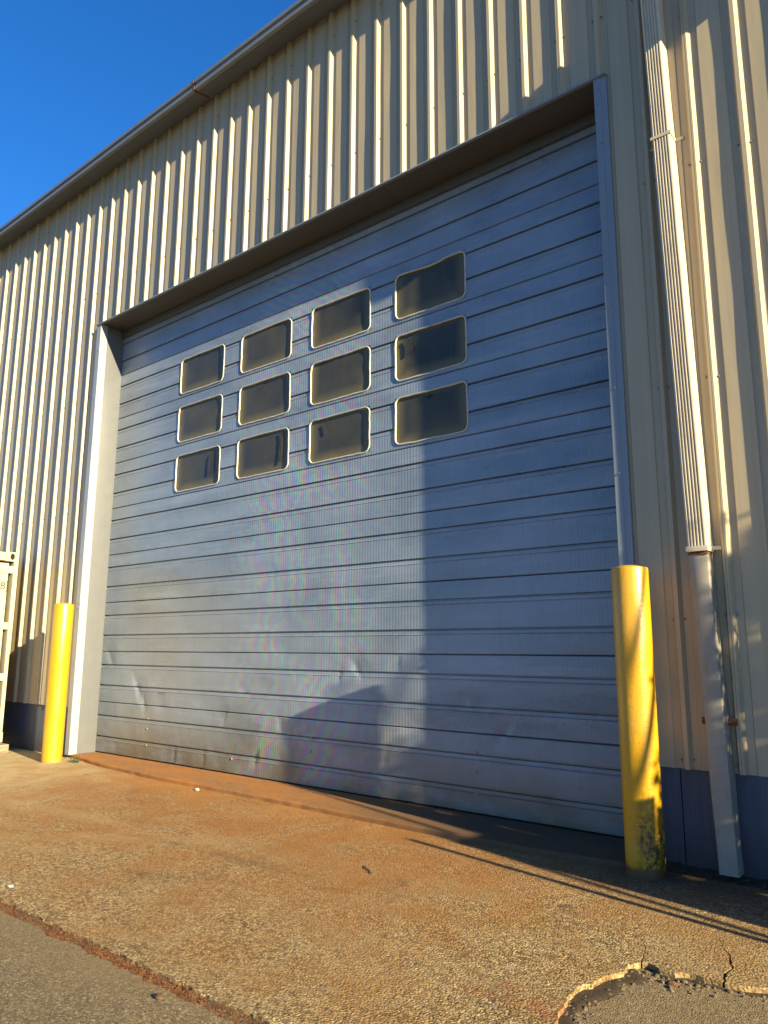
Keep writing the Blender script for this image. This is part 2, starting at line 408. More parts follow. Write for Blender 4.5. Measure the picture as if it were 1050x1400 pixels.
front = jitter_line([(-14.5, -2.85), (-1.72, -2.85)], .012, .009, 3)[:-1] + jitter_line([(-1.72, -2.85), (-1.44, -2.62), (-1.29, -2.30), (-1.36, -2.02), (-1.32, -1.80), (-1.275, -1.60)], .025, .030, 3)
crack1 = [(0, 0)] + crk([(-1.258, -1.572), (-1.29, -1.45), (-1.33, -1.33), (-1.35, -1.15)], .004, 2) + [(0, 0)]
mid_ = jitter_line([(-1.235, -1.565), (-1.15, -1.585), (-1.05, -1.55), (-.972, -1.555)], .025, .03, 5)
crack2 = crk([(-.955, -1.555), (-.965, -1.38), (-1.06, -1.19), (-1.085, -1.06), (-1.16, -.93)], .008, 9)
right_ = jitter_line([(-.935, -1.55), (-.80, -1.50), (-.2, -1.46), (2.0, -1.5), (7.5, -1.6)], .03, .03, 6)
apron = front + crack1[1:-1] + mid_ + crack2 + right_ + [(7.5, .55), (-14.5, .55)]
bm = bmesh.new()
outline = [gq(x, y) if y < .5 else (x, y) for x, y in apron]
vs = [bm.verts.new((x, y, GZ)) for x, y in outline]
es = [bm.edges.new((vs[i], vs[(i + 1) % len(vs)])) for i in range(len(vs))]
bmesh.ops.triangle_fill(bm, edges=es, use_beauty=True)
top = [f for f in bm.faces]
lo = [bm.verts.new((x, y, GZ - .09)) for x, y in outline]
for i in range(len(vs)):
    j = (i + 1) % len(vs)
    bm.faces.new((vs[i], vs[j], lo[j], lo[i]))
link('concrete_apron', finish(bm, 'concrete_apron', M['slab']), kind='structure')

# rust-coloured joint filler along the front edge of the apron
bm = bmesh.new()
prev = None
x = -15.0
while x < -1.80:
    yb = -2.792 + .02 * N(x * 9, 1); wd = .040 + .018 * N(x * 5, 7) + .014 * N(x * 23, 3)
    row = [bm.verts.new((x, yb + .06, GZ - .007)), bm.verts.new((x, yb - .004, GZ - .010 + .0015 * N(x * 20, 2))), bm.verts.new((x, yb - wd * .6, GZ - .018 + .0015 * N(x * 17, 8))), bm.verts.new((x, yb - wd - .01 - .012 * N(x * 40, 6), GZ - .0255))]
    if prev:
        for k in range(3): bm.faces.new((prev[k], row[k], row[k + 1], prev[k + 1]))
    prev = row; x += .012
link('joint_filler', finish(bm, 'joint_filler', M['rust'], 60), kind='structure')
# rubble and grit in the broken corner
def rubble(name, mat, pts, smin, smax, seed, kind='stuff', flat=.6):
    rnd = random.Random(seed); bm = bmesh.new()
    for (x, y, z) in pts:
        s = smin + (smax - smin) * rnd.random() ** 2.5
        r = bmesh.ops.create_icosphere(bm, subdivisions=1, radius=s)
        q = Matrix.Rotation(rnd.random() * 6.28, 3, 'Z') @ Matrix.Diagonal((1, .6 + .5 * rnd.random(), flat * (.6 + .6 * rnd.random())))
        for vv in r['verts']:
            vv.co = q @ (vv.co * (1 + .25 * (rnd.random() - .5))) + Vector((x, y, z + s * flat * .3))
    return link(name, finish(bm, name, mat), kind=kind)
rnd = random.Random(3)
edge = front[-75:] + mid_ + right_[:45]
pts = []
for i in range(1100):
    x, y = gq(*rnd.choice(edge)); pts.append((x + abs(rnd.gauss(0, .05)), y - abs(rnd.gauss(0, .045)), GZ - .024))
rubble('broken_concrete_grit', M['pebble'], pts, .0025, .013, 4)
M['dirt'] = mat_simple('dark_dirt', (.05, .032, .016), .95, 50, .5, .8)
def crevice(name, line, w0, seed):
    bm = bmesh.new(); prev = None; n = len(line)
    for i, (x, y) in enumerate(line):
        x0, y0 = line[max(i - 1, 0)]; x1, y1 = line[min(i + 1, n - 1)]
        L = math.hypot(x1 - x0, y1 - y0) or 1; nx, ny = (y1 - y0) / L, -(x1 - x0) / L
        wd = w0 * (.55 + .9 * abs(N(x * 6, y * 6, seed)) + .5 * N(x * 21, y * 21, seed)) * min(1, (i + 1) / 4, (n - i) / 4)
        row = []
        for t, z in ((-.012 / max(wd, .01), -.018), (.25, -.0205), (.6, -.0165), (.85, -.020), (1.0, -.0245)):
            row.append(bm.verts.new((x + nx * wd * t, y + ny * wd * t, GZ + z + (.004 * N(x * 45, y * 45 + t * 9, seed) if t < .9 else 0))))
        if prev:
            for k in range(4): bm.faces.new((prev[k], prev[k + 1], row[k + 1], row[k]))
        prev = row
    link(name, finish(bm, name, M['dirt'], 60), kind='stuff')
crevice('crevice_dirt', [gq(x, y) for x, y in front[-42:]], .085, 3)
crevice('crevice_dirt', [gq(x, y) for x, y in mid_ + right_[:40]], .030, 8)
pts = [(rnd.uniform(-5.5, -.6), rnd.uniform(-3.6, -.2), 0) for i in range(420)]
rubble('loose_grit', M['pebble'], [(x, y, GZ if y > -2.7 and (x < -1.45 or y > -1.42) else GZ - .024) for x, y, _ in pts], .0015, .006, 5)
# litter along the foot of the right wall
bm = bmesh.new()
for i in range(420):
    x = rnd.uniform(-1.86, .6); y = -.02 - abs(rnd.gauss(0, .05)); a = rnd.random() * 6.28; s = rnd.uniform(.006, .02)
    t = Vector((math.cos(a) * s, math.sin(a) * s, rnd.uniform(-.006, .008))); u = Vector((-math.sin(a) * s * .5, math.cos(a) * s * .5, rnd.uniform(-.004, .006)))
    c = Vector((x, y, GZ + .006 + rnd.random() * .012))
    bm.faces.new([bm.verts.new(c + p) for p in (-t, u, t, -u)])
link('leaf_litter', finish(bm, 'leaf_litter', M['litter']), kind='stuff')
bm = bmesh.new(); prev = None; x = -1.86
while x < 3:
    hgt = .022 + .018 * N(x * 7, 2) + .012 * N(x * 25, 5); wd = .08 + .05 * N(x * 4, 9)
    row = [bm.verts.new((x, .0, GZ + hgt)), bm.verts.new((x, -.03 - wd * .4, GZ + hgt * .65)), bm.verts.new((x, -.05 - wd, GZ - .002))]
    if prev:
        for k in range(2): bm.faces.new((prev[k], row[k], row[k + 1], prev[k + 1]))
    prev = row; x += .025
link('dirt_bank', finish(bm, 'dirt_bank', M['dirt'], 60), kind='stuff')

# door sill: low raised strip with a skewed front edge
fe = jitter_line([(-8.60, -.05), (-7.7, -.20), (-6.5, -.285), (-5.2, -.30), (-3.75, -.335), (-2.5, -.36), (-1.79, -.31)], .05, .008, 21)
bm = bmesh.new()
SH = .004
prev = None
for x, y in fe:
    x, y = (x, (y + 4.748) * 1.012 - 4.748)
    row = [bm.verts.new((x, .52, SH)), bm.verts.new((x, y + .012, SH)), bm.verts.new((x, y, SH - .012)), bm.verts.new((x, y - .004, GZ - .01))]
    if prev:
        for k in range(3): bm.faces.new((prev[k], prev[k + 1], row[k + 1], row[k]))
    else: bm.faces.new(row)
    prev = row
bm.faces.new(prev[::-1])
link('door_sill', finish(bm, 'door_sill', M['sill'], 30), kind='structure')

# ------------------------------------------------------------------ the metal building
B = thing('metal_building', 'beige ribbed metal warehouse wall around the blue roll-up door', 'building', (-5.2, 0, 0))
Boff = Vector(B.location)
def part(name, me, parent=B, kind=None, label=None):
    o = link(name, me, parent, kind, label)
    if parent is B: o.location = -Boff
    return o
RH = .034
def rib_y(x):
    """outward offset (negative y) of the sheet at x"""
    u = (x - RIB0 + PITCH / 2) % PITCH - PITCH / 2          # distance from rib centre
    a = abs(u)
    if a <= .013: return -RH
    if a <= .030: return -RH * (.030 - a) / .017
    v = u % PITCH
    if .078 <= v <= .226: return -.0085
    if .072 < v < .078: return -.0085 * (v - .072) / .006
    if .226 < v < .232: return -.0085 * (.232 - v) / .006
    return 0.0
def rib_breaks(x0, x1):
    xs = {x0, x1}
    k0 = int(math.floor((x0 - RIB0) / PITCH)) - 1; k1 = int(math.ceil((x1 - RIB0) / PITCH)) + 1
    for k in range(k0, k1 + 1):
        c = RIB0 + k * PITCH
        for d in (-.030, -.028, -.015, -.013, .013, .015, .028, .030, .050, .072, .078, .080, .105, .13, .155, .18, .205, .224, .226, .232, .25):
            if x0 + .0005 < c + d < x1 - .0005: xs.add(c + d)
    return sorted(xs)
def siding(x0, x1, z0, z1, lift=0.0):
    bm = bmesh.new()
    xs = rib_breaks(x0, x1); nz = max(2, int((z1 - z0) / .11))
    rows = []
    for j in range(nz + 1):
        z = z0 + (z1 - z0) * j / nz; row = []
        for x in xs:
            y = rib_y(x)
            # rounded edges come from the paired columns; oil-canning of the flats
            wob = .0030 * N(x * 1.6, z * 1.1, 4) + .0018 * N(x * 6.0, z * 2.2, 9)
            row.append(bm.verts.new((x + .0012 * N(x * 3, z * 1.3, 2), y + wob * (1 if y > -.012 else .3) - lift, z)))
        rows.append(row)
    for a, b in zip(rows, rows[1:]):
        for i in range(len(xs) - 1): bm.faces.new((a[i], a[i + 1], b[i + 1], b[i]))
    return finish(bm, 'siding_panel', M['siding'], 28)
def panels(xa, xb, z0, z1, k0):
    # sheets of three ribs, lapped on a rib crest
    W = PITCH * 3
    x = RIB0 + k0 * PITCH
    while x > xa: x -= W
    i = 0
    while x < xb:
        a, b = max(x, xa), min(x + W, xb)
        if b - a > .02:
            part('siding_panel', siding(a + .0008, b - .0008, z0, z1, .0006 if i % 2 else 0))
        x += W; i += 1
ZT = ZE + .05
panels(-14.0, -8.648, ZS, ZT, 0)
panels(-8.648, -1.782, ZH + .012, ZT, 0)
panels(-1.782, 5.6, ZS, ZT, 0)
# screws
def screws(lst):
    bm = bmesh.new()
    for (x, z, y) in lst:
        for r0, r1, ya, yb in ((.009, .009, 0, -.002), (.0055, .005, -.002, -.010)):
            n = 6
            A = [bm.verts.new((x + math.cos(k * math.pi / 3) * r0, y + ya, z + math.sin(k * math.pi / 3) * r0)) for k in range(n)]
            D = [bm.verts.new((x + math.cos(k * math.pi / 3) * r1, y + yb, z + math.sin(k * math.pi / 3) * r1)) for k in range(n)]
            for k in range(n): bm.faces.new((A[k], A[(k + 1) % n], D[(k + 1) % n], D[k]))
            bm.faces.new(D)
    return finish(bm, 'siding_screw', M['screw'])
lst = []
k = -44
while True:
    c = RIB0 + k * PITCH; k += 1
    if c > 5: break
    for zz in (.582, 1.42, 2.91, 4.40, 5.86, 7.30):
        if XL - .1 < c < -1.75 and zz < 5.5: continue
        for d in (-.036, .036):
            if random.random() < .96: lst.append((c + d + random.uniform(-.003, .003), zz + random.uniform(-.012, .012), -.001))
part('siding_screw', screws(lst), kind='stuff')
# plinth (low wall under the siding), in sheets with open joints
def plinth(x0, x1): return boxme('plinth_panel', M['plinth'], x0, x1, .005, .10, -.09, ZS + .06, .004)
for a, b in ((-14, -12.2), (-12.19, -10.4), (-10.39, -8.66)): part('plinth_panel', plinth(a, b))
for a, b in ((-1.778, -1.584), (-1.578, .25), (.256, 2.1), (2.106, 5.6)): part('plinth_panel', plinth(a, b))
# jamb and header trim
def lprism(name, mat, prof, a, b, bev=0):
    bm = bmesh.new(); prism(bm, [Vector(p) for p in prof], Vector(a), Vector(b)); return finish(bm, name, mat, 30, bev)
T = .042
segs = [(.0, 1.75), (1.752, 3.72), (3.722, 5.338)]
for z0, z1 in segs:
    q = .0015 * (1 if z0 > 1 and z0 < 3 else 0)
    # left: flange on the face, lip at the siding side, return into the opening
    part('jamb_trim', lprism('jamb_trim', M['flange'], [(-.095, -.004, 0), (-.095, -T + .004 - q, 0), (-.091, -T - q, 0), (-.004, -T - q, 0), (0, -T + .004 - q, 0), (0, .055, 0), (-.004, .055, 0), (-.006, -T + .006, 0), (-.089, -T + .006, 0), (-.089, -.004, 0)], (XL, 0, z0), (XL, 0, z1)))
    part('jamb_trim', lprism('jamb_trim', M['trimblue'], [(0, .055, 0), (0, -T + .004 - q, 0), (.004, -T - q, 0), (.050, -T - q, 0), (.0535, -T + .006 - q, 0), (.0875, -T + .011 - q, 0), (.092, -T + .015 - q, 0), (.092, -.004, 0), (.086, -.004, 0), (.086, -T + .02, 0), (.006, -T + .006, 0), (.004, .055, 0)], (XR, 0, z0), (XR, 0, z1)))
part('jamb_return', boxme('jamb_return', M['trim'], XL - .03, XL - .003, .056, RY + .02, SH, ZH, .002))
part('jamb_return', boxme('jamb_return', M['trimblue'], XR + .003, XR + .03, .056, RY + .02, SH, ZH, .002))
part('header_trim', lprism('header_trim', M['trimblue'], [(0, -.004, .014), (0, -T - .010, .014), (0, -T - .014, .010), (0, -T - .014, -.002), (0, -.03, -.004), (0, -.03, .010), (0, -.004, .010)], (XL - .098, 0, ZH), (XR + .096, 0, ZH)))
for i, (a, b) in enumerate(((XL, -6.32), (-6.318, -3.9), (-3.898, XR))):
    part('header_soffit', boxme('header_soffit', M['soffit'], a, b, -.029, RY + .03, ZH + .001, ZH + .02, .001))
# dark sheets added behind the skin to block light in gaps; the roof
part('light_block', boxme('light_block', M['dark'], -14, 5.6, .46, .5, -.02, ZE, 0))
part('light_block', boxme('light_block', M['dark'], -14, XL - .031, .11, .14, -.02, ZE, 0))
part('light_block', boxme('light_block', M['dark'], XR + .031, 5.6, .11, .14, -.02, ZE, 0))
part('light_block', boxme('light_block', M['dark'], XL - .03, XR + .03, .11, .14, ZH + .03, ZE, 0))
bm = bmesh.new(); prism(bm, [Vector(p) for p in ((0, -.05, .03), (0, 12, 1.2), (0, 12, 1.26), (0, -.05, .09))], Vector((-14.1, 0, ZE + .05)), Vector((5.7, 0, ZE + .05)))
part('roof', finish(bm, 'roof', M['gutter']))
for xa in (-14.05, 5.6): part('end_wall', boxme('end_wall', M['siding'], xa, xa + .05, .0, 11.9, -.02, ZE + .05, 0))
part('back_wall', boxme('back_wall', M['siding'], -14, 5.6, 11.9, 11.95, -.02, ZE + 1.2, 0))
# trim screws
tl = [(XR + .040, z, -T) for z in (5.243, 4.807, 4.23, 3.55, 2.96, 2.37, 1.75, 1.2, .6)]
tl += [(XL - .02, z, -T) for z in (5.0, 4.35, 3.7, 3.0, 2.35, 1.7, 1.05, .5)]
part('trim_screw', screws(tl), kind='stuff')
bm = bmesh.new()
for z in (4.72, 4.24, 3.2, 2.2, 1.2):
    for yy in (.1, .18):
        bmesh.ops.create_uvsphere(bm, u_segments=8, v_segments=5, radius=.006, matrix=Matrix.Translation((XL - .001, yy + random.uniform(-.02, .02), z + random.uniform(-.03, .03))) @ Matrix.Diagonal((.6, 1, 1, 1)))
part('jamb_rivet', finish(bm, 'jamb_rivet', M['screw'], 60), kind='stuff')

# ------------------------------------------------------------------ gutter
G = thing('roof_gutter', 'long grey box gutter along the eave of the metal building', 'gutter', (-6, -.13, ZE))
GD, GB, GT = .27, ZE - .055, ZE + .075
gp = [(0, .006, ZE - .0), (0, -GD + .03, GB - .0), (0, -GD, GB + .01), (0, -GD, GB + .075), (0, -GD - .016, GB + .082), (0, -GD - .016, GT - .005), (0, -GD, GT), (0, -GD + .01, GT), (0, -GD + .008, GB + .02), (0, .006, ZE + .01)]
for a, b in ((-14, -6.474), (-6.466, -.6), (-.592, 5.6)):
    bm = bmesh.new(); n = max(2, int((b - a) / .5))
    pr = None
    for i in range(n + 1):
        x = a + (b - a) * i / n; sag = .006 * N(x * .7, 3)
        row = [bm.verts.new((x, p[1], p[2] + sag)) for p in gp]
        if pr:
            for k in range(len(gp)): bm.faces.new((pr[k], pr[(k + 1) % len(gp)], row[(k + 1) % len(gp)], row[k]))
        pr = row
    o = link('gutter_section', finish(bm, 'gutter_section', M['gutter'], 30), G); o.location = -Vector(G.location)
bm = bmesh.new(); prism(bm, [Vector((0, p[1] - .004 * (p[1] < -.1), p[2] - .004)) for p in gp[:7]] + [Vector((0, -GD + .006, GT)), Vector((0, -.05, ZE + .004))], Vector((-6.50, 0, 0)), Vector((-6.478, 0, 0)))
o = link('joint_strap', finish(bm, 'joint_strap', M['rustiron'], 30), G); o.location = -Vector(G.location)

# ------------------------------------------------------------------ downspout
D = thing('downspout', 'beige rain downspout with fluted upper pipe beside the right bollard', 'downspout', (-1.32, -.09, 0))
def dpart(name, me):
    o = link(name, me, D); o.location = -Vector(D.location); return o
def pipe(name, mat, a, b, wd, dp, flutes, nz=40, dent=.0015, bev=.012):
    # front at y = a.y, back at a.y + dp
    prof = []
    h = wd / 2
    prof += [(h, dp), (h, bev)]
    prof += [(h - bev * .3, bev * .3), (h - bev, 0)]
    if flutes:
        span = wd - 2 * bev; st = span / flutes
        for i in range(flutes):
            x = h - bev - st * i
            prof += [(x - st * .18, 0), (x - st * .38, .009), (x - st * .68, .009), (x - st * .88, 0)]
    prof += [(-h + bev, 0), (-h + bev * .3, bev * .3), (-h, bev), (-h, dp)]
    bm = bmesh.new(); pr = None
    for j in range(nz + 1):
        t = j / nz; c = a.lerp(b, t)
        row = []
        for (px, py) in prof:
            q = dent * N(c.z * 3, px * 20, py * 20 + 5)
            row.append(bm.verts.new((c.x + px + q, c.y + py + q, c.z)))
        if pr:
            for k in range(len(prof)): bm.faces.new((pr[k], pr[(k + 1) % len(prof)], row[(k + 1) % len(prof)], row[k]))
        else: bm.faces.new(row[::-1])
        pr = row
    bm.faces.new(pr)
    return finish(bm, name, mat, 30)
FY = -.125
dpart('fluted_pipe', pipe('fluted_pipe', M['spout'], Vector((-1.352, FY, 1.83)), Vector((-1.425, FY, 6.55)), .118, .121, 5))
dpart('lower_pipe', pipe('lower_pipe', M['spout2'], Vector((-1.312, FY + .004, .0)), Vector((-1.352, FY + .004, 1.80)), .108, .116, 0, 60, .004))
# outlet elbow up to the gutter
bm = bmesh.new()
prf = [Vector((.055, 0, 0)), Vector((-.055, 0, 0)), Vector((-.055, .08, .03)), Vector((.055, .08, .03))]
prism(bm, prf, Vector((-1.425, FY, 6.54)), Vector((-1.44, -.20, 7.0))); prism(bm, [p * .97 for p in prf], Vector((-1.44, -.20, 6.99)), Vector((-1.44, -.20, ZE - .02)))
dpart('outlet_elbow', finish(bm, 'outlet_elbow', M['spout'], 30))
def strap(z, x, mat, lip=.05, th=.0025, ht=.022, earz=0):
    bm = bmesh.new(); h = .064
    box(bm, x - h, x + h, FY - th, FY - .0003, z, z + ht)
    box(bm, x + h - .001, x + h + th, FY - th, .0 - .01, z, z + ht); box(bm, x - h - th, x - h + .001, FY - th, -.01, z, z + ht)
    box(bm, x + h, x + h + lip, -.012, -.008, z + earz, z + ht + earz); box(bm, x - h - lip, x - h, -.012, -.008, z + earz, z + ht + earz)
    return finish(bm, 'strap', mat, 30)
dpart('strap', strap(4.60, -1.397, M['spout']))
bm = bmesh.new(); h = .0635
box(bm, -1.352 - h, -1.352 + h, FY - .010, FY + .10, 1.806, 1.838); box(bm, -1.352 - h - .03, -1.352 + h + .05, -.05, -.042, 1.815, 1.838)
dpart('pipe_collar', finish(bm, 'pipe_collar', M['spout'], 30, .003))
bm = bmesh.new(); box(bm, -1.352 - .056, -1.352 + .058, FY + .0, FY + .09, 1.786, 1.801); dpart('rust_ring', finish(bm, 'rust_ring', M['rustiron'], 30, .002))
bm = bmesh.new(); x = -1.33
box(bm, x - .09, x + .105, -.045, -.039, .80, .84); dpart('wall_bracket', finish(bm, 'wall_bracket', M['rustiron'], 30, .002))

# ------------------------------------------------------------------ overhead door
DR = thing('overhead_door', 'closed slate blue sectional overhead door with twelve windows', 'door', (-5.21, RY, SH))
DOFF = Vector(DR.location)
def doorpart(name, me, kind=None, label=None):
    o = link(name, me, DR, kind, label); o.location = -DOFF; return o
P = .592; X0, X1 = XL - .045, XR - .09 + .13
WX = [(-7.24, -6.44), (-6.145, -5.355), (-5.06, -4.285), (-3.985, -3.22)]
def wz(k): return (k * P + .040, k * P + .472)      # window bottom, top in section k
def dent(x, z):
    """bumps and creases of the battered lower sections (positive = inwards)"""
    d = .0022 * N(x * .9, z * 1.3, 1) + .0012 * N(x * 3.2, z * 4, 6)
    low = max(0, 1 - z / 1.9)
    d += low * (.0095 * N(x * 1.5, z * 2.2, 11) + .0050 * N(x * 4.2, z * 6, 13) + .0018 * N(x * 11, z * 14, 17))
    # creases: (x, z, angle, length, width, depth)
    for cx, cz, ang, L, wd, dp in CREASE:
        dx, dz = x - cx, z - cz
        u = dx * math.cos(ang) + dz * math.sin(ang); v = -dx * math.sin(ang) + dz * math.cos(ang)
        if abs(u) < L * 1.5 and abs(v) < wd * 5:
            d += dp * math.exp(-(u / L) ** 2) * (math.exp(-max(0, v) / (wd * 2.2)) if v > 0 else math.exp(-(v / wd) ** 2) * 1.0 if v > -wd * 2 else 0)
    return d
CREASE = [(-7.75, .76, -1.0, .16, .035, .020), (-7.62, .60, -1.35, .10, .03, .016), (-8.38, 1.12, -.85, .12, .03, .014), (-7.3, .58, .15, .12, .03, .012),
          (-6.2, .52, 1.2, .1, .03, .012), (-5.35, .50, -1.1, .1, .03, .011), (-5.7, .18, 1.4, .09, .03, .014), (-4.42, 1.05, -.9, .09, .025, .013),
          (-4.62, .98, 1.3, .07, .025, .012), (-3.95, 1.10, 1.5, .06, .02, .009), (-4.1, .30, 1.2, .10, .03, .010), (-2.95, .62, .95, .14, .03, .012),
          (-3.3, .86, -1.2, .06, .02, .010), (-7.0, .10, 1.4, .09, .03, .012), (-6.5, .12, 1.5, .09, .03, .010), (-2.6, .12, 1.4, .07, .03, .009), (-5.9, .82, -.5, .1, .03, .008)]
def section(k):
    z0, z1 = k * P + (0.012 if k == 0 else .002), min((k + 1) * P - .002, ZH - .006) if k < 8 else ZH + .02
    g = .017                                    # groove depth
    gz = [k * P + .192, k * P + .432]
    pr = [(z0, .010), (z0 + .006, 0)]
    for c in gz:
        pr += [(c - .040, 0), (c - .0345, -.0035), (c - .029, .0025), (c - .005, .0035), (c - .001, .028), (c + .010, .028), (c + .0125, -.002)]
        # gentle fill rows
    pr += [(z1 - .006, 0), (z1, .010)]
    # insert rows in the flats
    rows = []
    dz = .03 if k < 3 else .07
    for (a, ya), (b, yb) in zip(pr, pr[1:]):
        n = max(1, int((b - a) / dz))
        for i in range(n): rows.append((a + (b - a) * i / n, ya + (yb - ya) * i / n))
    rows.append(pr[-1])
    st = .022 if k < 3 else .06
    nx = int((X1 - X0) / st)
    xs = [X0 + (X1 - X0) * i / nx for i in range(nx + 1)]
    holes = []
    if k in (5, 6, 7):
        zb, zt = wz(k)
        holes = [(a - .004, b + .004, zb - .004, zt + .004) for a, b in WX]
    cx = set(xs)
    for h in holes: cx.update(h[:2])
    xs = sorted(cx)
    if holes:
        zz = {r[0] for r in rows}
        extra = [h for h in (holes[0][2], holes[0][3])]
        for e in extra:
            for (a, ya), (b, yb) in zip(rows, rows[1:]):
                if a < e < b: rows.append((e, ya + (yb - ya) * (e - a) / (b - a))); break
        rows.sort()
    bm = bmesh.new(); vg = []
    for z, y in rows:
        vg.append([bm.verts.new((x, RY + y + dent(x, z), z + SH * (1 if k == 0 and z < .05 else 0) * .0)) for x in xs])
    for j in range(len(rows) - 1):
        zm = (rows[j][0] + rows[j + 1][0]) / 2
        for i in range(len(xs) - 1):
            xm = (xs[i] + xs[i + 1]) / 2
            if any(h[0] < xm < h[1] and h[2] < zm < h[3] for h in holes): continue
            bm.faces.new((vg[j][i], vg[j][i + 1], vg[j + 1][i + 1], vg[j + 1][i]))
    # back return so that joints are deep
    for row in (vg[0], vg[-1]):
        bk = [bm.verts.new((v.co.x, RY + .05, v.co.z)) for v in row]
        for i in range(len(row) - 1): bm.faces.new((row[i], row[i + 1], bk[i + 1], bk[i]))
    loose = [v for v in bm.verts if not v.link_faces]
    for v in loose: bm.verts.remove(v)
    me = finish(bm, 'door_section', M['door'], 30)
    return me
for k in range(9): doorpart('door_section', section(k))
# bottom seal, header weatherstrip
bm = bmesh.new(); tube(bm, [(x, RY + .012 + .003 * N(x, 4), SH + .006 + .004 * N(x * 2, 9)) for x in [X0 + (X1 - X0) * i / 120 for i in range(121)]], .014, 8)
doorpart('bottom_seal', finish(bm, 'bottom_seal', M['black'], 60))
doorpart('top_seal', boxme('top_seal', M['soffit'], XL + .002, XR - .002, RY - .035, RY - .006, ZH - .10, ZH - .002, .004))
# bolts through the lower sections
bm = bmesh.new()
for x, zs in ((-7.52, (.44, .33, .15)), (-6.05, (.14,)), (-4.95, (.42, .3, .15)), (-3.2, (.44, .3, .14))):
    for z in zs:
        bmesh.ops.create_uvsphere(bm, u_segments=10, v_segments=6, radius=.013, matrix=Matrix.Translation((x, RY + dent(x, z) - .001, z + (.01))) @ Matrix.Diagonal((1, .6, 1, 1)))
doorpart('carriage_bolt', finish(bm, 'carriage_bolt', M['screw'], 60), kind='stuff')
